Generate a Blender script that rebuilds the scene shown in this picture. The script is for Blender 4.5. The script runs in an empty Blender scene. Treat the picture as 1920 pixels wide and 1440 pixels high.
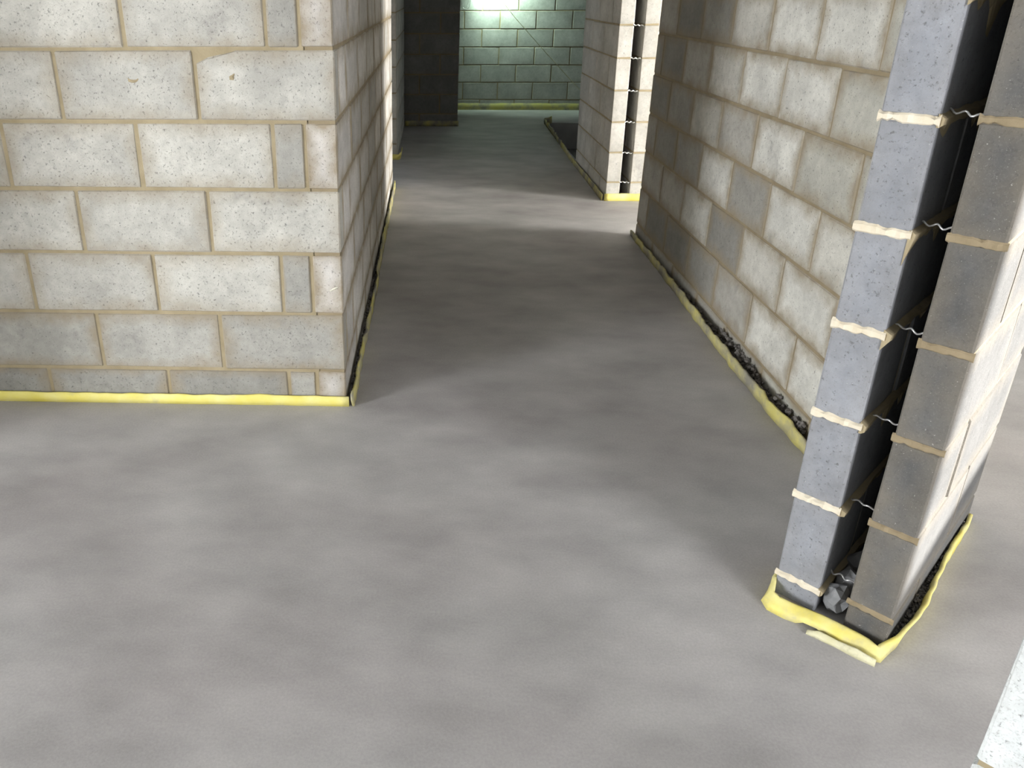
import bpy, bmesh, math, random
from mathutils import Vector, Matrix, noise
random.seed(7)
C = bpy.context.scene.collection
S = bpy.context.scene
PI = math.pi

# ------------------------------------------------------------------ camera
YAW, PITCH, ROLL, FPX = -0.0374061, 0.3884099, -0.0026117, 1449.5728
cd = bpy.data.cameras.new('camera'); cam = bpy.data.objects.new('camera', cd); C.objects.link(cam)
fw = Vector((math.sin(YAW)*math.cos(PITCH), math.cos(YAW)*math.cos(PITCH), -math.sin(PITCH)))
rt = Vector((math.cos(YAW), -math.sin(YAW), 0)); up = rt.cross(fw)
r2 = math.cos(ROLL)*rt + math.sin(ROLL)*up; u2 = -math.sin(ROLL)*rt + math.cos(ROLL)*up
cam.matrix_world = Matrix(((r2.x, u2.x, -fw.x, 0.3138554), (r2.y, u2.y, -fw.y, -2.5304733), (r2.z, u2.z, -fw.z, 1.4287591), (0, 0, 0, 1)))
cd.sensor_width = 36; cd.sensor_fit = 'HORIZONTAL'; cd.lens = FPX/1920*36
cd.shift_x = 201.52/1920; cd.shift_y = -142.25/1920
cd.clip_start = 0.02
S.camera = cam

# ------------------------------------------------------------------ sky, light, exposure
S.view_settings.view_transform = 'Standard'; S.view_settings.look = 'None'
S.view_settings.gamma = 1; S.view_settings.use_curve_mapping = False
S.view_settings.exposure = 0.3
w = bpy.data.worlds.new('overcast_sky'); S.world = w; w.use_nodes = True
w.node_tree.nodes['Background'].inputs[0].default_value = (0.78, 0.88, 1.0, 1)
w.node_tree.nodes['Background'].inputs[1].default_value = 1.0

def window_light(name, loc, aim, sx, sy, power, col):
    l = bpy.data.lights.new(name, 'AREA'); l.shape = 'RECTANGLE'; l.size = sx; l.size_y = sy
    l.energy = power; l.color = col
    o = bpy.data.objects.new(name, l); C.objects.link(o); o.location = loc
    d = Vector(aim).normalized(); o.rotation_euler = d.to_track_quat('-Z', 'Z').to_euler()
    return o
window_light('daylight_back_door', (4.2, -4.85, 1.25), (0, 1, 0), 2.1, 2.1, 245, (0.98, 0.98, 1.0))
window_light('daylight_left_window', (-5.85, -4.0, 1.45), (1, 0, 0), 1.8, 1.5, 455, (0.96, 0.98, 1.0))
window_light('daylight_right_window', (5.35, -0.45, 1.55), (-1, 0, 0), 1.65, 1.1, 12, (1.0, 0.99, 0.95))
window_light('fill_far_right', (5.35, 1.5, .62), (-1, 0, 0), 1.0, .9, 390, (1.0, 0.98, 0.93))  # added unseen source, brightens the end of the far right wall
window_light('fill_far_left', (-5.85, 2.3, 1.2), (1, 0, 0), 1.2, 1.3, 38, (0.93, 0.97, 1.0))  # added unseen source, brightens the jamb beyond the left doorway
sl = bpy.data.lights.new('sun', 'SUN'); sl.energy = 15; sl.angle = math.radians(1.0); sl.color = (1.0, 0.97, 0.92)
so = bpy.data.objects.new('sun', sl); C.objects.link(so); so.location = (9, -4, 4)
so.rotation_euler = Vector((-0.95, 0.05, -0.2)).to_track_quat('-Z', 'Z').to_euler()
l = bpy.data.lights.new('site_lamp', 'SPOT'); l.energy = 78; l.color = (0.72, 1.0, 0.82); l.shadow_soft_size = 0.05
l.spot_size = math.radians(150); l.spot_blend = 0.8
o = bpy.data.objects.new('site_lamp', l); C.objects.link(o); o.location = (1.0, 7.64, 1.62)
o.rotation_euler = Vector((0.35, 0.7, -0.5)).to_track_quat('-Z', 'Z').to_euler()

# ------------------------------------------------------------------ materials
def mat(name):
    m = bpy.data.materials.new(name); m.use_nodes = True
    nt = m.node_tree; b = nt.nodes['Principled BSDF']
    return m, nt, b
def N(nt, t, **kw):
    n = nt.nodes.new(t)
    for k, v in kw.items(): setattr(n, k, v)
    return n
def ramp(nt, src, stops):
    r = N(nt, 'ShaderNodeValToRGB'); nt.links.new(src, r.inputs[0])
    e = r.color_ramp.elements
    while len(e) < len(stops): e.new(0.5)
    for i, (p, c) in enumerate(stops):
        e[i].position = p; e[i].color = (c, c, c, 1) if isinstance(c, (int, float)) else (*c, 1)
    return r.outputs[0]
def noi(nt, vec, scale, detail=4, rough=.55):
    n = N(nt, 'ShaderNodeTexNoise'); n.inputs['Scale'].default_value = scale
    n.inputs['Detail'].default_value = detail; n.inputs['Roughness'].default_value = rough
    nt.links.new(vec, n.inputs['Vector']); return n.outputs['Fac']
def mix(nt, fac, a, b, mode='MIX'):
    m = N(nt, 'ShaderNodeMix', data_type='RGBA', blend_type=mode)
    for s, v in ((0, fac), (6, a), (7, b)):
        if hasattr(v, 'is_linked'): nt.links.new(v, m.inputs[s])
        elif s == 0: m.inputs[0].default_value = v
        else: m.inputs[s].default_value = (*v, 1)
    return m.outputs[2]
def math_(nt, op, a, b=None):
    m = N(nt, 'ShaderNodeMath', operation=op)
    for i, v in enumerate((a, b)):
        if v is None: continue
        if hasattr(v, 'is_linked'): nt.links.new(v, m.inputs[i])
        else: m.inputs[i].default_value = v
    return m.outputs[0]
def bump(nt, b, h, strength, dist):
    n = N(nt, 'ShaderNodeBump'); n.inputs['Strength'].default_value = strength; n.inputs['Distance'].default_value = dist
    nt.links.new(h, n.inputs['Height']); nt.links.new(n.outputs[0], b.inputs['Normal'])
def objcoord(nt, rnd=True):
    tc = N(nt, 'ShaderNodeTexCoord'); oi = N(nt, 'ShaderNodeObjectInfo')
    if not rnd: return tc.outputs['Object'], tc, oi
    sc = math_(nt, 'MULTIPLY', oi.outputs['Random'], 37.0)
    v = N(nt, 'ShaderNodeVectorMath', operation='ADD')
    nt.links.new(tc.outputs['Object'], v.inputs[0]); nt.links.new(sc, v.inputs[1])
    return v.outputs[0], tc, oi

def block_material():
    # colour of each block comes from the block itself (obj.color); alpha says how much mortar is smeared round its edges
    m, nt, b = mat('concrete_block')
    v, tc, oi = objcoord(nt)
    big = noi(nt, v, 6, 3); mid = noi(nt, v, 38, 4); fine = noi(nt, v, 260, 2, .7); pit = noi(nt, v, 120, 3, .7)
    col = mix(nt, 1.0, oi.outputs['Color'], ramp(nt, big, [(.3, .80), (.7, 1.10)]), 'MULTIPLY')
    col = mix(nt, 1.0, col, ramp(nt, mid, [(.3, .88), (.7, 1.06)]), 'MULTIPLY')
    col = mix(nt, ramp(nt, fine, [(.55, 0.0), (.72, .35)]), col, (.20, .19, .18))
    col = mix(nt, ramp(nt, pit, [(.62, 0.0), (.70, .75)]), col, (.10, .098, .10))
    col = mix(nt, ramp(nt, noi(nt, v, 210, 1), [(.72, 0.0), (.80, .38)]), col, (.62, .61, .58))
    # mortar smear near the block's own edges
    sep = N(nt, 'ShaderNodeSeparateXYZ'); nt.links.new(tc.outputs['Generated'], sep.inputs[0])
    def edge(o, size):
        d = math_(nt, 'MINIMUM', o, math_(nt, 'SUBTRACT', 1.0, o)); return math_(nt, 'MULTIPLY', d, size)
    nsep = N(nt, 'ShaderNodeSeparateXYZ'); nt.links.new(tc.outputs['Normal'], nsep.inputs[0])
    ex = math_(nt, 'ADD', edge(sep.outputs[0], .44), math_(nt, 'GREATER_THAN', math_(nt, 'ABSOLUTE', nsep.outputs[0]), .85))
    ey = math_(nt, 'ADD', edge(sep.outputs[1], .10), math_(nt, 'GREATER_THAN', math_(nt, 'ABSOLUTE', nsep.outputs[1]), .85))
    ez = math_(nt, 'ADD', edge(sep.outputs[2], .215), math_(nt, 'GREATER_THAN', math_(nt, 'ABSOLUTE', nsep.outputs[2]), .85))
    d = math_(nt, 'MINIMUM', ex, math_(nt, 'MINIMUM', ey, ez))
    d = math_(nt, 'ADD', d, math_(nt, 'MULTIPLY', math_(nt, 'SUBTRACT', noi(nt, v, 11, 5, .6), .47), .11))
    sm = math_(nt, 'MULTIPLY', ramp(nt, d, [(0.0, 1.0), (.02, .6), (.06, 0.0)]), oi.outputs['Alpha'])
    col = mix(nt, sm, col, (.27, .22, .145))
    # grime blotches
    col = mix(nt, ramp(nt, noi(nt, v, 9, 6, .65), [(.60, 0.0), (.78, .55)]), col, (.15, .145, .14))
    nt.links.new(col, b.inputs['Base Color']); b.inputs['Roughness'].default_value = .92
    h = math_(nt, 'ADD', math_(nt, 'MULTIPLY', fine, .5), math_(nt, 'MULTIPLY', ramp(nt, pit, [(.58, 1.0), (.7, 0.0)]), .8))
    bump(nt, b, h, .55, .003)
    return m
def simple(name, c1, c2, scale, rough=.9, b_s=.4, dirt=None, b_scale=90):
    m, nt, b = mat(name); v, tc, oi = objcoord(nt)
    col = mix(nt, ramp(nt, noi(nt, v, scale, 5), [(.3, 0.0), (.7, 1.0)]), c1, c2)
    if dirt: col = mix(nt, ramp(nt, noi(nt, v, dirt[1], 5, .65), [(dirt[2], 0.0), (dirt[3], .9)]), col, dirt[0])
    nt.links.new(col, b.inputs['Base Color']); b.inputs['Roughness'].default_value = rough
    if b_s: bump(nt, b, noi(nt, v, b_scale, 5, .7), b_s, .004)
    return m
M_block = block_material()
M_mortar = simple('sand_mortar', (.27, .22, .13), (.36, .30, .19), 14)
M_brown = simple('earthy_mortar', (.22, .175, .105), (.30, .245, .155), 12)
M_cream = simple('cream_mortar', (.62, .54, .40), (.70, .64, .52), 30)
M_wet = simple('brown_mortar', (.20, .155, .09), (.30, .24, .15), 20)
M_foam = simple('yellow_foam', (.72, .62, .10), (.78, .72, .30), 9, .6, .25, ((.42, .40, .30), 7, .58, .80), 40)
M_foam_wrap = simple('worn_yellow_foam', (.68, .58, .12), (.74, .68, .30), 14, .65, .3, ((.40, .37, .27), 11, .50, .74), 50)
M_foam_dirty_dim = simple('dirty_dim_yellow_foam', (.50, .45, .13), (.58, .52, .26), 6, .7, .3, ((.20, .19, .17), 6, .40, .62), 40)  # real dirt on the corridor strips, stands in for dimness on the far one
M_foam_white = simple('pale_foam_skin', (.62, .60, .46), (.70, .69, .60), 12, .6, .2)
M_foam_scrap = simple('torn_foam', (.50, .47, .26), (.62, .59, .42), 20, .7, .3, ((.24, .23, .20), 25, .5, .7), 60)
M_rubble = simple('dark_crumbs', (.07, .065, .06), (.20, .185, .17), 25)
M_lump = simple('grey_mortar_lumps', (.17, .175, .18), (.28, .28, .285), 18)
M_slab = simple('ceiling_slab', (.42, .42, .41), (.50, .50, .49), 2)
M_outer = simple('outer_blockwork', (.45, .44, .41), (.55, .54, .51), 2)
M_steel = simple('galvanised_wire', (.60, .60, .60), (.75, .75, .74), 40, .4, 0); M_steel.node_tree.nodes['Principled BSDF'].inputs['Metallic'].default_value = .6
M_string = simple('builders_line', (.55, .50, .30), (.62, .58, .38), 20, .8, 0)

def floor_material():
    m, nt, b = mat('power_floated_screed'); v, tc, oi = objcoord(nt, False)
    wv = N(nt, 'ShaderNodeMapping'); wv.inputs['Scale'].default_value = (1.0, 1.7, 1.0); wv.inputs['Rotation'].default_value = (0, 0, .5)
    nt.links.new(v, wv.inputs[0]); vv = wv.outputs[0]
    col = mix(nt, ramp(nt, noi(nt, vv, .9, 4, .5), [(.32, 0.0), (.68, 1.0)]), (.345, .325, .320), (.455, .445, .436))
    col = mix(nt, 1.0, col, ramp(nt, noi(nt, vv, 3.2, 5, .55), [(.28, .80), (.72, 1.14)]), 'MULTIPLY')
    col = mix(nt, ramp(nt, noi(nt, v, 1.7, 4), [(.58, 0.0), (.8, .35)]), col, (.45, .45, .445))
    col = mix(nt, 1.0, col, ramp(nt, noi(nt, v, 160, 3, .7), [(.3, .90), (.7, 1.08)]), 'MULTIPLY')
    col = mix(nt, ramp(nt, noi(nt, v, 26, 2), [(.77, 0.0), (.82, .5)]), col, (.55, .54, .52))
    nt.links.new(col, b.inputs['Base Color'])
    nt.links.new(ramp(nt, noi(nt, vv, 2.3, 4), [(.3, .55), (.7, .75)]), b.inputs['Roughness'])
    b.inputs['Specular IOR Level'].default_value = .25
    h = math_(nt, 'ADD', noi(nt, vv, 5, 4), math_(nt, 'MULTIPLY', noi(nt, v, 150, 2), .12))
    bump(nt, b, h, .22, .006)
    return m
M_floor = floor_material()

# ------------------------------------------------------------------ helpers
def link(name, bm, m, parent=None, **props):
    me = bpy.data.meshes.new(name); bm.to_mesh(me); bm.free(); me.materials.append(m)
    o = bpy.data.objects.new(name, me); C.objects.link(o)
    if parent: o.parent = parent
    for k, v in props.items(): o[k] = v
    return o
def add_box(bm, x0, x1, y0, y1, z0, z1):
    return bmesh.ops.create_cube(bm, size=1, matrix=Matrix.Translation(((x0+x1)/2, (y0+y1)/2, (z0+z1)/2)) @ Matrix.Diagonal((x1-x0, y1-y0, z1-z0, 1)))['verts']
_mesh = {}
def block_mesh(L, T, H, var, chip=None):
    key = (round(L, 3), round(T, 3), round(H, 3), var, chip)
    if key in _mesh: return _mesh[key]
    rng = random.Random(str(key)); bm = bmesh.new(); add_box(bm, -L/2, L/2, -T/2, T/2, -H/2, H/2)
    if chip:                                                  # a block with its upper corner knocked off
        bm.clear(); out = [(-L/2, -H/2), (L/2, -H/2), (L/2, H/2), (-L/2+.125, H/2), (-L/2+.085, H/2-.010), (-L/2+.035, H/2-.022), (-L/2, H/2-.038)]
        f = bm.faces.new([bm.verts.new((x, -T/2, z)) for x, z in out])
        g = bmesh.ops.extrude_face_region(bm, geom=[f]); bmesh.ops.translate(bm, verts=[v for v in g['geom'] if isinstance(v, bmesh.types.BMVert)], vec=(0, T, 0))
        bmesh.ops.recalc_face_normals(bm, faces=bm.faces[:])
    bmesh.ops.bevel(bm, geom=bm.edges[:], offset=min(.004, H*.2), segments=1, affect='EDGES', profile=.5)
    for v in bm.verts:
        v.co += Vector((rng.uniform(-1, 1)*.0014, rng.uniform(-1, 1)*.0010, rng.uniform(-1, 1)*.0014))
    me = bpy.data.meshes.new('block'); bm.to_mesh(me); bm.free(); me.materials.append(M_block); _mesh[key] = me
    return me
def block(parent, x0, x1, T, y0, z0, z1, col, smear, name='block', chip=None):
    me = block_mesh(x1-x0, T, z1-z0, random.randrange(5), chip)
    o = bpy.data.objects.new(name, me); C.objects.link(o); o.parent = parent
    o.location = ((x0+x1)/2, y0+T/2+random.uniform(-.0012, .0012), (z0+z1)/2)
    o.rotation_euler = (random.uniform(-.002, .002), random.uniform(-.0025, .0025), random.uniform(-.003, .003))
    o.color = (*col, smear); return o
def wall(name, label, org, ang, L, T=.1, H=2.6, core0=0, core1=None, rec=.004, m=None):
    bm = bmesh.new(); core1 = L if core1 is None else core1
    add_box(bm, core0+rec, core1-rec, rec, T-rec, 0, H)
    o = link(name, bm, m or M_mortar, kind='structure', label=label)
    o.location = (org[0], org[1], 0); o.rotation_euler = (0, 0, ang); return o
G = .0055                                                    # half a joint
def lay(o, beds, joints, ends, T=.1, tone=None, smear=.5, zmax=2.6, over=None, chips=None, y0=0):
    """beds: heights of bed centres; joints(c) -> joint centres of course c; ends(c) -> (x0, x1) of the course"""
    zs = [0.0] + beds
    for c in range(len(zs)):
        z0 = zs[c] + (G if c else .002); z1 = (zs[c+1] - G) if c+1 < len(zs) else zmax
        if z1 > zmax: z1 = zmax
        if z1 - z0 < .03: continue
        x0, x1 = ends(c); js = sorted(j for j in joints(c) if x0+.03 < j < x1-.03)
        xs = [x0-G] + js + [x1+G]
        for i in range(len(xs)-1):
            t = (over or {}).get((c, i)) or tone(c, i)
            block(o, xs[i]+G, xs[i+1]-G, T, y0, z0, z1, t, smear(c, i) if callable(smear) else smear, chip=(chips or {}).get((c, i)))
def beds(h, mod, n): return [h+mod*k for k in range(n)]
def grey(lo, hi, tint=(1, .985, .94)):
    def f(c, i):
        k = random.uniform(lo, hi); return tuple(k*t for t in tint)
    return f
def steps(a, b, d=.45):
    r = []; x = a
    while x < b: r.append(x); x += d
    return r

# ------------------------------------------------------------------ floor, ceiling, outer shell
bm = bmesh.new()
PX0, PX1, PY0, PY1 = 1.625, 3.4, 4.42, 6.75                  # unscreeded recess in the far doorway
for (x0, x1, y0, y1) in ((-6, 5.5, -5, PY0), (-6, PX0, PY0, PY1), (PX1, 5.5, PY0, PY1), (-6, 5.5, PY1, 8)):
    add_box(bm, x0, x1, y0, y1, -.32, 0)
link('floor', bm, M_floor, kind='structure', label='grey concrete screed floor with trowel blotches')
bm = bmesh.new(); add_box(bm, PX0-.02, PX1+.02, PY0-.02, PY1+.02, -.34, -.30)
link('floor_recess', bm, M_rubble, kind='structure', label='dark unscreeded hollow in the floor at the far doorway')
bm = bmesh.new(); add_box(bm, -6, 5.5, -5, 8, 2.6, 2.75)
link('ceiling', bm, M_slab, kind='structure', label='concrete ceiling slab')
def shell(name, boxes, label):
    bm = bmesh.new()
    for b in boxes: add_box(bm, *b)
    link(name, bm, M_outer, kind='structure', label=label)
shell('wall_back', [(-6.1, 3.1, -5.1, -5, 0, 2.6), (5.3, 5.6, -5.1, -5, 0, 2.6), (3.1, 5.3, -5.1, -5, 2.35, 2.6)], 'outer block wall with a doorway behind the camera')
def holed(name, x0, x1, holes, label):                       # holes: (y0, y1, z0, z1) along y
    y = -5; bx = []
    for (a, b, c, d) in holes:
        bx += [(x0, x1, y, a, 0, 2.6), (x0, x1, a, b, 0, c), (x0, x1, a, b, d, 2.6)]; y = b
    shell(name, bx+[(x0, x1, y, 8, 0, 2.6)], label)
holed('wall_outer_left', -6.1, -6, [(-4.95, -3.05, .65, 2.25), (1.7, 2.9, .5, 1.9)], 'outer block wall with a window and an added light opening on the left')  # second opening added for the extra light in the far left room
holed('wall_outer_right', 5.5, 5.6, [(-1.31, .4, 1.0, 2.15), (1.0, 2.0, .1, 1.1)], 'outer block wall with two openings shaped for the light on the right')  # unseen openings, sized to steer the sun beam and the added fill
shell('wall_right_light_block', [(1.75, 5.5, .85, .95, 0, 2.6)], 'added unseen wall keeping the far right light off the near room')  # added out of view to stop the far fill spilling forward

shell('wall_far_light_block', [(1.86, 5.5, 4.3, 4.4, 0, 2.6)], 'added unseen wall blocking light to the far doorway behind the far cavity wall')  # added out of view so no daylight reaches the dark far left wall

shell('wall_left_light_block', [(-2.12, -2.0, -.85, 0, 0, 2.6)], 'added unseen stub wall shading the outer part of the left wall')  # added out of frame to cut the left window's light on the wall

# ------------------------------------------------------------------ left wall, its face and its return along the corridor
BL = beds(.139, .225, 11)
LW = 5.95
wl = wall('wall_left', 'pale grey blockwork wall facing the camera on the left, sandy joints', (-LW, 0), 0, LW, core1=LW-.088)
def jl(c):                                                   # course 0 and even ones show the 100 mm end of the return's block
    if c % 2 == 0: return [LW-.21-.45*k for k in range(13)]
    return [LW-.445-.45*k for k in range(13)]
def el(c): return (0, LW-.1-2*G) if c % 2 == 0 else (0, LW)
def tl(c, i):
    k = random.uniform(.45, .54) if c > 1 else random.uniform(.36, .46) if c else random.uniform(.26, .34)
    x1 = len([j for j in jl(c) if j > .03])
    if c % 2 == 0 and i == x1: k = random.uniform(.32, .38)   # cut closer block is darker
    return (k, k*.98, k*.89)
lay(wl, BL, jl, el, tone=tl, smear=lambda c, i: .75 if c < 2 else .55, chips={(5, 13): -1})
wcl = wall('wall_corridor_left', 'left corridor block wall running back from the outside corner', (0, 0), PI/2, 3.45, core0=0, m=M_brown)
def jc(c): return steps(.445, 3.4) if c % 2 == 0 else steps(.33, 3.4)
lay(wcl, BL, jc, lambda c: (0, 3.45) if c % 2 == 0 else (.1+2*G, 3.45), tone=grey(.44, .68, (1, .955, .89)), smear=.9)

# wall going on beyond the left doorway; its end faces the camera
wj = wall('wall_jamb_left', 'block wall end beyond the left doorway, pale and narrow', (-.02, 4.58), PI/2, 1.9)
lay(wj, BL, lambda c: steps(.445 if c % 2 else .22, 1.85), lambda c: (0, 1.9), tone=grey(.58, .64, (1, .98, .9)), smear=.3)

# unlit wall at the far left, shade partly put into its dark block tones
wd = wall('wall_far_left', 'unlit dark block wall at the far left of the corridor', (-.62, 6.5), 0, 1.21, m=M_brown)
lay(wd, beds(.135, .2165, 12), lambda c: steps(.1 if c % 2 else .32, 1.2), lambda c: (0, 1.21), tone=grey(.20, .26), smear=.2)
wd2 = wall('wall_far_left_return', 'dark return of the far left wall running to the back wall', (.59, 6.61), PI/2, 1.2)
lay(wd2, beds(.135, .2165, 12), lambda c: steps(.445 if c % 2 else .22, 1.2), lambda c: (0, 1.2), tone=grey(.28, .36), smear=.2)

# far back wall
wf = wall('wall_far', 'pale block wall at the far end under the greenish lamp', (-.5, 7.83), 0, 4.0)
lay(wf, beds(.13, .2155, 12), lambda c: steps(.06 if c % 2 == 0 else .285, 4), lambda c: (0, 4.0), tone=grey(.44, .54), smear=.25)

# ------------------------------------------------------------------ corridor right wall (x = 1.6)
BR = beds(.081, .225, 12)
Y1 = 2.232                                                   # far end, local x runs from there toward the camera
wr = wall('wall_corridor_right', 'right corridor wall of mottled grey and cream blocks', (1.6, Y1), -PI/2, 2.72, m=M_brown)
joints_r = {0: .21, 1: 0.0, 2: .19, 3: .01, 4: .23, 5: .06, 6: .255}
def jr(c):
    y = joints_r.get(c, .05 if c % 2 else .25)
    return [Y1-(y+.405*k) for k in range(-2, 7)]
def tr(c, i):
    k = random.choice((.25, .29, .33, .37, .41)); return (k, k*.96, k*.855)
# bright blocks: (course, index counted from the far end)
BRT = (.62, .61, .555); BR2 = (.53, .515, .46); MID = (.44, .43, .375)
nr = lambda c: len([j for j in jr(c) if .03 < j < 2.69])
over = {}
for c, back, col in ((1, 1, BRT), (1, 2, BRT), (2, 1, BRT), (2, 2, BR2), (2, 4, BRT), (3, 2, BRT), (3, 4, BRT), (3, 1, BR2), (4, 2, BRT), (4, 4, BR2), (5, 2, BRT), (5, 3, BRT), (5, 4, BR2), (6, 1, BRT), (6, 2, BRT), (6, 3, BR2)):
    over[(c, nr(c)-back)] = col
for c in range(7):
    over.setdefault((c, nr(c)), MID); over.setdefault((c, nr(c)-1), MID)
lay(wr, BR, jr, lambda c: (0, 2.72), tone=tr, smear=.85, over=over)

# far right cavity wall, its end faces the camera
HF = beds(.135, .2165, 12)
wfr = wall('wall_far_right', 'far right cavity wall, outer leaf with a bright cut end', (1.585, 4.40), -PI/2, 1.30)
lay(wfr, HF, lambda c: steps(.40 if c % 2 else .62, 1.28, .45), lambda c: (0, 1.30), tone=grey(.52, .58, (1, .98, .92)), smear=.2)
wfr2 = wall('wall_far_right_inner', 'far right cavity wall, inner leaf behind the dark cavity', (1.757, 4.40), -PI/2, 1.30)
lay(wfr2, HF, lambda c: steps(.40 if c % 2 else .62, 1.28, .45), lambda c: (0, 1.30), tone=grey(.48, .54, (1, .98, .92)), smear=.2)
for wq in (wfr, wfr2): wq.rotation_euler.x = .016             # this wall is slightly out of plumb

# ------------------------------------------------------------------ diagonal cavity wall on the right
A45 = PI/4
P0 = Vector((1.198, -.935, 0)); E_ = Vector((.70711, -.70711, 0)); D_ = Vector((.70711, .70711, 0))
B1 = [.065, .303, .53, .753, .974, 1.20, 1.425, 1.65, 1.875, 2.10, 2.325]
B2 = [.082, .310, .535, .758, .985, 1.21, 1.435, 1.66, 1.885, 2.11, 2.335]
o1 = P0+.10*E_; o2 = P0+.258*E_
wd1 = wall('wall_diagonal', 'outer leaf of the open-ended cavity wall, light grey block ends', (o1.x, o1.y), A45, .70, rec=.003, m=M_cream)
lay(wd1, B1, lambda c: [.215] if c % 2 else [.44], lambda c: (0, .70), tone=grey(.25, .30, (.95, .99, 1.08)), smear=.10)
LD = .73
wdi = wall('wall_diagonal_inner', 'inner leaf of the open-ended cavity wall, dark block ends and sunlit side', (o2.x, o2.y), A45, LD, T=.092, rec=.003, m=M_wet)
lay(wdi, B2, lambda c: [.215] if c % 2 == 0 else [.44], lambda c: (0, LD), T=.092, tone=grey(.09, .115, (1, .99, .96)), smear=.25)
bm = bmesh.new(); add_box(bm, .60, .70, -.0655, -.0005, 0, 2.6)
link('cavity_light_stop', bm, M_rubble, wd1)  # added dark box, keeps light out of the cavity's far end

# ------------------------------------------------------------------ near wall end at the bottom right corner
wn = wall('wall_near_right', 'pale block wall end in the bottom right corner', (1.05+.1*.7071, -1.77-.1*.7071), A45, .1, T=.1, rec=.003)
bpy.data.objects.remove(wn)
q = Vector((1.05, -1.772, 0))
wn = wall('wall_near_right', 'pale block wall end in the bottom right corner', (q.x, q.y), -A45, .40)
lay(wn, beds(.245, .225, 11), lambda c: [] if c % 2 else [.22], lambda c: (0, .40), tone=grey(.60, .66, (.96, 1.0, 1.0)), smear=.1)

# ------------------------------------------------------------------ foam edge strips
def ribbon(name, pts, thick, m, label=None, group=None, sub=.03, wob=.003, cat='foam strip', parent=None):
    """pts: (x, y, z bottom, z top, lean) - lean pushes the top edge out along the path's left side"""
    P = []
    for a, b in zip(pts, pts[1:]):
        n = max(1, int((Vector(b[:2])-Vector(a[:2])).length/sub))
        for i in range(n): P.append([a[k]+(b[k]-a[k])*i/n for k in range(5)])
    P.append(list(pts[-1]))
    bm = bmesh.new(); rows = []
    for i, p in enumerate(P):
        a = Vector(P[max(i-1, 0)][:2]); b = Vector(P[min(i+1, len(P)-1)][:2])
        t = (b-a).normalized(); n = Vector((-t.y, t.x)); s = p[0]*7.1+p[1]*9.3
        w1 = noise.noise((s, 1.3, i*.07))*wob*2; w2 = noise.noise((s*1.7, 5.1, i*.11))*wob
        zt = p[3]+noise.noise((s*2.3, 9.7, 0))*wob*1.6
        base = Vector(p[:2])+n*w2; top = base+n*(p[4]+w1)
        rows.append([bm.verts.new((*(base), p[2])), bm.verts.new((*((base+top)/2+n*w1*.5), (p[2]+zt)/2)), bm.verts.new((*top, zt-.0015)),
                     bm.verts.new((*(top+n*thick*.5), zt)), bm.verts.new((*(top+n*thick), zt-.0015)), bm.verts.new((*((base+top)/2+n*(thick+w1*.5)), (p[2]+zt)/2)), bm.verts.new((*(base+n*thick), p[2]))])
    for r, q in zip(rows, rows[1:]):
        for k in range(7): bm.faces.new((r[k], r[(k+1) % 7], q[(k+1) % 7], q[k]))
    bm.faces.new(rows[0][::-1]); bm.faces.new(rows[-1])
    bmesh.ops.recalc_face_normals(bm, faces=bm.faces[:])
    for f in bm.faces: f.smooth = True
    o = link(name, bm, m, parent)
    if label: o['label'] = label; o['category'] = cat
    if group: o['group'] = group
    return o
GRP = 'yellow foam edge strips along the wall bases'
fs = 'foam_strip'
# paths run so that their left side points to the wall
ribbon(fs, [(-5.9, -.016, 0, .042, 0), (-.6, -.014, 0, .040, 0), (.012, -.014, 0, .040, 0)], .009, M_foam, 'bright yellow foam strip along the base of the left front wall', GRP)
ribbon(fs, [(.034, -.012, 0, .05, .002), (.030, .5, 0, .05, .0), (.034, 1.2, 0, .045, .0), (.028, 1.5, 0, .055, .006), (.026, 2.3, 0, .06, .004), (.022, 3.45, 0, .06, 0)], .008, M_foam_dirty_dim, 'dirty foam strip along the foot of the left corridor wall', GRP, wob=.004)
js = ribbon(fs, [(-.13, 4.555, 0, .05, 0), (.0, 4.555, 0, .05, 0), (.012, 4.60, 0, .065, -.01), (.018, 4.70, .01, .09, -.012)], .009, M_foam, 'small yellow foam strip curling round the jamb beyond the left doorway', GRP)
ribbon(fs, [(1.575, 2.22, 0, .035, 0), (1.568, 1.4, 0, .045, 0), (1.558, .8, 0, .05, .002), (1.552, .3, 0, .055, .004), (1.558, -.1, 0, .055, .004), (1.57, -.42, 0, .055, 0)][::-1], .010, M_foam_dirty_dim, 'grey-yellow foam strip along the foot of the right corridor wall', GRP, wob=.006)
ribbon(fs, [(1.575, 3.085, 0, .055, 0), (1.862, 3.085, 0, .055, 0)], .009, M_foam, 'bright yellow foam strip across the end of the far right cavity wall', GRP)
ribbon(fs, [(1.572, 4.42, 0, .045, 0), (1.566, 3.10, 0, .05, 0)][::-1], .009, M_foam_dirty_dim, 'dull foam strip along the side of the far right wall', GRP)
ribbon(fs, [(1.572, 4.45, 0, .05, 0), (1.60, 5.4, 0, .045, .004), (1.615, 6.70, 0, .06, .0), (1.70, 6.72, 0, .075, .01)], .012, M_foam_dirty_dim, 'grey foam strip edging the dark hollow in the far doorway', GRP, wob=.008)
ribbon(fs, [(.61, 7.812, 0, .085, 0), (3.45, 7.812, 0, .085, 0)], .010, M_foam_dirty_dim, 'yellow foam strip along the base of the far back wall', GRP)  # dirty tone put in for the dim light at the far wall
ribbon(fs, [(-.01, 6.48, 0, .06, 0), (.60, 6.48, 0, .06, 0)], .010, M_foam_dirty_dim, 'unlit foam strip along the base of the dark far left wall', GRP)
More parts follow.
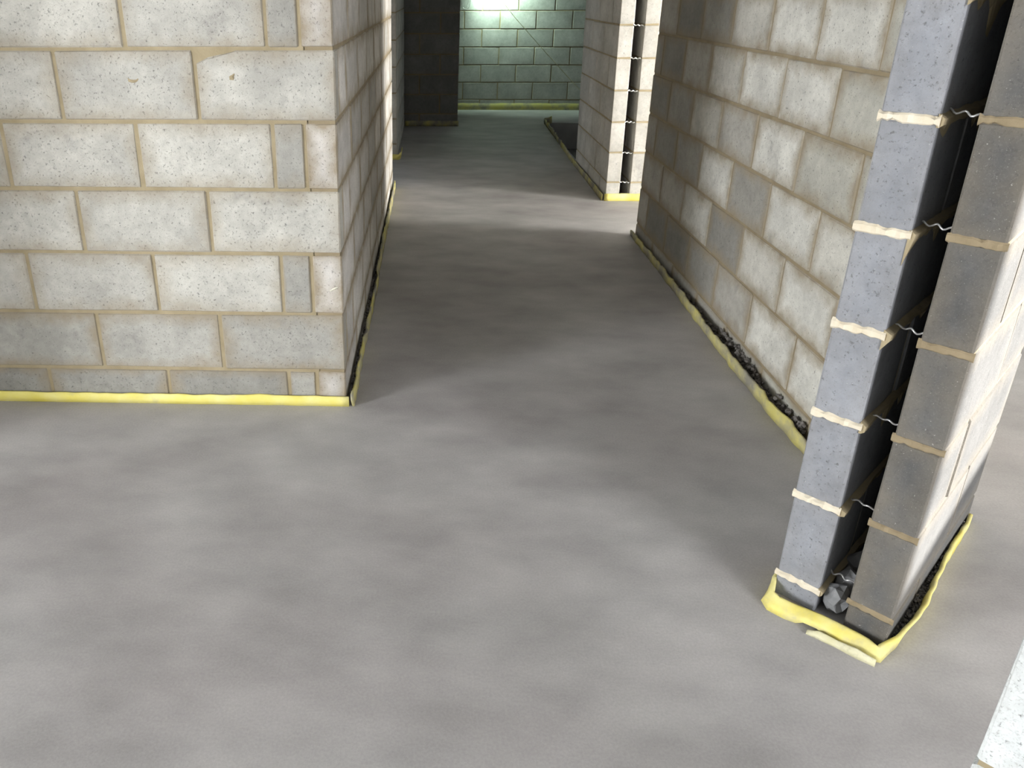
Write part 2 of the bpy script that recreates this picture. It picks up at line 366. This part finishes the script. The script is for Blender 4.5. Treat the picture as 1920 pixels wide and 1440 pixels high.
# strip wrapped round the open end of the diagonal wall
def ed(e, d): v = P0+E_*e+D_*d; return v.x, v.y
def P5(e, d, z0, z1, lean=0): return (*ed(e, d), z0, z1, lean)
ribbon(fs, [P5(-.012, .09, 0, .05), P5(-.013, .0, 0, .047, .002), P5(-.006, -.050, 0, .034, .014), P5(.018, -.072, 0, .029, .026), P5(.06, -.072, 0, .028, .028), P5(.085, -.069, .003, .028, .028),
            P5(.10, -.066, .013, .030, .026), P5(.13, -.063, .014, .032, .026), P5(.16, -.061, .004, .032, .026), P5(.21, -.060, 0, .031, .026), P5(.245, -.062, 0, .031, .024), P5(.268, -.048, 0, .034, .008),
            P5(.276, .02, 0, .038, -.004), P5(.279, .087, 0, .038, -.010), P5(.284, .19, 0, .038, -.010), P5(.279, .31, 0, .034, -.006), P5(.275, .50, 0, .030), P5(.273, .64, 0, .026), P5(.268, .71, 0, .020)],
       .010, M_foam_wrap, 'yellow foam strip wrapped round the open end of the diagonal wall', GRP, sub=.012, wob=.0025)
ribbon('foam_scrap', [P5(.115, -.082, 0, .008, .006), P5(.14, -.080, 0, .017, .010), P5(.18, -.076, 0, .014, .008), P5(.22, -.076, 0, .020, .008), P5(.262, -.070, 0, .015, .004)], .006, M_foam_scrap,
       'torn pale foam scrap lying against the strip at the diagonal wall end', cat='foam scrap', sub=.012)

# ------------------------------------------------------------------ wall ties and squeezed mortar of the cavity walls
def tube(name, pts, r, m, parent=None, seg=6):
    cu = bpy.data.curves.new(name, 'CURVE'); cu.dimensions = '3D'; cu.bevel_depth = r; cu.bevel_resolution = 1
    sp = cu.splines.new('POLY'); sp.points.add(len(pts)-1)
    for p, q in zip(sp.points, pts): p.co = (*q, 1)
    cu.use_fill_caps = True
    o = bpy.data.objects.new(name, cu); C.objects.link(o); cu.materials.append(m)
    dg = bpy.context.evaluated_depsgraph_get(); me = bpy.data.meshes.new_from_object(o.evaluated_get(dg))
    bpy.data.objects.remove(o); o = bpy.data.objects.new(name, me); C.objects.link(o)
    if not me.materials: me.materials.append(m)
    o.parent = parent; return o
def ties(parent, hs, cav, setback, r=.0022, y0=0, sg=-1):
    for k, z in enumerate(hs):
        n = 22; pts = []
        for i in range(n+1):
            t = i/n; y = y0+sg*(t*(cav+.024)-.012)
            pts.append((setback+.004*math.sin(t*6*PI), y, z+.0035*math.sin(t*7*PI+k)-.010*(t if k % 2 else .6*t)))
        tube('wall_tie', pts, r, M_steel, parent)
ties(wd1, [.094, .314, .540, .763, .990, 1.215, 1.44], .066, .065)
ties(wfr, [.135+.2165*k for k in range(7)], .072, 1.285, .004, .1, 1)
def squeeze(parent, zs, L, side, m, amp=.008, drips=True):
    # ridge of mortar squeezed out of a bed joint into the cavity, with runs hanging from it
    for z in zs:
        bm = bmesh.new(); rows = []; n = int(L/.02)
        for i in range(n+1):
            x = L*i/n; s = z*31+x*9
            o_ = amp*(.7+1.2*abs(noise.noise((s, 3.1, 7)))); h = .010+.010*abs(noise.noise((s*1.3, 8.2, 2)))
            dr = max(0, noise.noise((s*1.9, 1.7, 4)))*.13 if drips else 0
            rows.append([bm.verts.new((x, .001, z+h)), bm.verts.new((x, side*o_, z+h*.4)), bm.verts.new((x, side*o_*.9, z-h*.6)), bm.verts.new((x, side*.0035, z-h-dr*.6)), bm.verts.new((x, .001, z-h-dr))])
        for r, q in zip(rows, rows[1:]):
            for k in range(5): bm.faces.new((r[k], q[k], q[(k+1) % 5], r[(k+1) % 5]))
        bm.faces.new(rows[0]); bm.faces.new(rows[-1][::-1])
        bmesh.ops.recalc_face_normals(bm, faces=bm.faces[:])
        link('squeezed_mortar', bm, m, parent)
squeeze(wd1, B1[:7], .58, -1, M_mortar, .012)
def end_ridge(parent, zs, T, m, th, proud, y0=0):
    # mortar standing slightly proud on the cut end (local x = 0)
    for z in zs:
        bm = bmesh.new(); rows = []; n = 12
        for i in range(n+1):
            y = y0-.004+(T+.008)*i/n; s = z*17+i*.9
            t = th*(1+.6*noise.noise((s, .3, 1))); p = proud*(1+.8*noise.noise((s, 4.4, 2)))
            zc = z+.004*noise.noise((s*.4, 6, 6))
            rows.append([bm.verts.new((.002, y, zc+t)), bm.verts.new((-p, y, zc+t*.5)), bm.verts.new((-p*.8, y, zc-t*.6)), bm.verts.new((.002, y, zc-t))])
        for r, q in zip(rows, rows[1:]):
            for k in range(4): bm.faces.new((r[k], q[k], q[(k+1) % 4], r[(k+1) % 4]))
        bm.faces.new(rows[0]); bm.faces.new(rows[-1][::-1]); bmesh.ops.recalc_face_normals(bm, faces=bm.faces[:])
        link('mortar_bed', bm, m, parent)
end_ridge(wd1, B1[:7], .1, M_cream, .010, .005)
end_ridge(wdi, B2[:7], .092, M_wet, .009, .002)

# ------------------------------------------------------------------ loose stuff
def lump_mesh(r, seed, flat=.7):
    bm = bmesh.new(); bmesh.ops.create_icosphere(bm, subdivisions=2, radius=r)
    for v in bm.verts:
        n = v.co.normalized(); v.co *= 1+.55*noise.noise(n*1.7+Vector((seed, seed*2.3, 1)))
        v.co.z *= flat
    return bm
def lump(name, xyz, r, m, label, cat, seed, flat=.7, group=None):
    o = link(name, lump_mesh(r, seed, flat), m); z = min(v.co.z for v in o.data.vertices)
    o.location = (xyz[0], xyz[1], xyz[2]-z); o['label'] = label; o['category'] = cat
    if group: o['group'] = group
    return o
for (e, d, r, s, lab) in ((.133, .035, .030, 3.1, 'lowest grey mortar lump at the mouth of the open cavity'), (.133, .105, .034, 7.7, 'middle grey mortar lump in the bottom of the open cavity'), (.133, .185, .036, 5.2, 'deepest grey mortar lump in the bottom of the open cavity')):
    v = P0+E_*e+D_*d; lump('mortar_lump', (v.x, v.y, 0), r, M_lump, lab, 'mortar lump', s, 1.3, 'mortar droppings in the cavity')
lump('stone_chip', (1.62, -.80, 0), .006, M_foam_white, 'tiny pale stone chip on the floor beside the diagonal wall', 'stone', 2.2)
def crumbs(name, label, gen, n, rmin, rmax, seed):
    rng = random.Random(seed); bm = bmesh.new()
    for i in range(n):
        x, y, z = gen(rng); r = rng.uniform(rmin, rmax)
        vs = bmesh.ops.create_icosphere(bm, subdivisions=1, radius=r, matrix=Matrix.Translation((x, y, z+r*.55)))['verts']
        for v in vs: v.co += Vector((rng.uniform(-1, 1), rng.uniform(-1, 1), rng.uniform(-1, 1)))*r*.35; v.co.z = max(v.co.z, .0005)
    o = link(name, bm, M_rubble); o['label'] = label; o['category'] = 'rubble'; o['kind'] = 'stuff'
def g1(r):
    d = r.betavariate(1.2, 1.2)*.66; K = [(-.1, .262), (0, .268), (.087, .274), (.19, .279), (.31, .275), (.5, .271), (.64, .269), (.8, .265)]
    e1 = next(a[1]+(b[1]-a[1])*(d-a[0])/(b[0]-a[0]) for a, b in zip(K, K[1:]) if a[0] <= d <= b[0])
    v = P0+E_*r.uniform(.2600, e1)+D_*d; return v.x, v.y, r.random()**2*.02
crumbs('rubble', 'dark mortar crumbs behind the foam strip beside the sunlit wall face', g1, 420, .002, .0048, 1)
def g2(r):
    y = -.2+1.45*r.betavariate(1.0, 1.5); return 1.583+r.uniform(-.012, .010), y, r.random()**2*(.055 if .2 < y < .62 or -.3 < y < .02 else .03)
crumbs('rubble', 'dark mortar crumbs behind the strip of the right corridor wall', g2, 520, .004, .010, 2)
def g3(r):
    return .0085+r.uniform(-.004, .004), r.uniform(.02, 3.0), r.random()**2*.03
crumbs('rubble', 'dark crumbs behind the strip of the left corridor wall', g3, 300, .002, .0045, 3)

def splash(parent, x, z, w_, h_, m, seed):                     # thin dab of mortar flicked on the face of a wall
    bm = bmesh.new(); c = bm.verts.new((x, -.0045, z)); ring = []
    for i in range(14):
        a = i/14*2*PI; k = .75+.5*noise.noise((math.cos(a)*1.6+seed, math.sin(a)*1.6, seed))
        ring.append(bm.verts.new((x+w_*k*math.cos(a), -.0016, z+h_*k*math.sin(a)+(w_*.35*math.cos(a)**2 if seed > 5 else .35*w_*math.cos(a)))))
    for i in range(14): bm.faces.new((c, ring[(i+1) % 14], ring[i]))
    bmesh.ops.recalc_face_normals(bm, faces=bm.faces[:]); link('mortar_splash', bm, m, parent)
splash(wl, LW-.646, 1.165, .030, .006, M_mortar, 7.3)
splash(wl, LW-.031, .462, .020, .005, M_foam_white, 2.1)
splash(wl, LW-.327, 1.18, .013, .011, M_mortar, 3.3)

# builder's line and wire at the far end
ln = tube('string_line', [(1.02, 7.70, 1.46), (1.30, 7.62, 1.13), (1.62, 7.55, .80), (1.98, 7.48, .44), (2.15, 7.45, .275)], .004, M_string)
ln['label'] = 'thin pale line slanting down across the far back wall'; ln['category'] = 'string'
pts = [(.70+.05*math.cos(a)-.0, 7.79, 1.28+.05*math.sin(a)) for a in [PI+.2+i*.22 for i in range(16)]]
wl_ = tube('wire_loop', [(.62, 7.80, 1.42)]+pts+[(.80, 7.80, 1.42)], .003, M_steel)
wl_['label'] = 'small loop of thin wire hanging at the top of the far back wall'; wl_['category'] = 'wire'
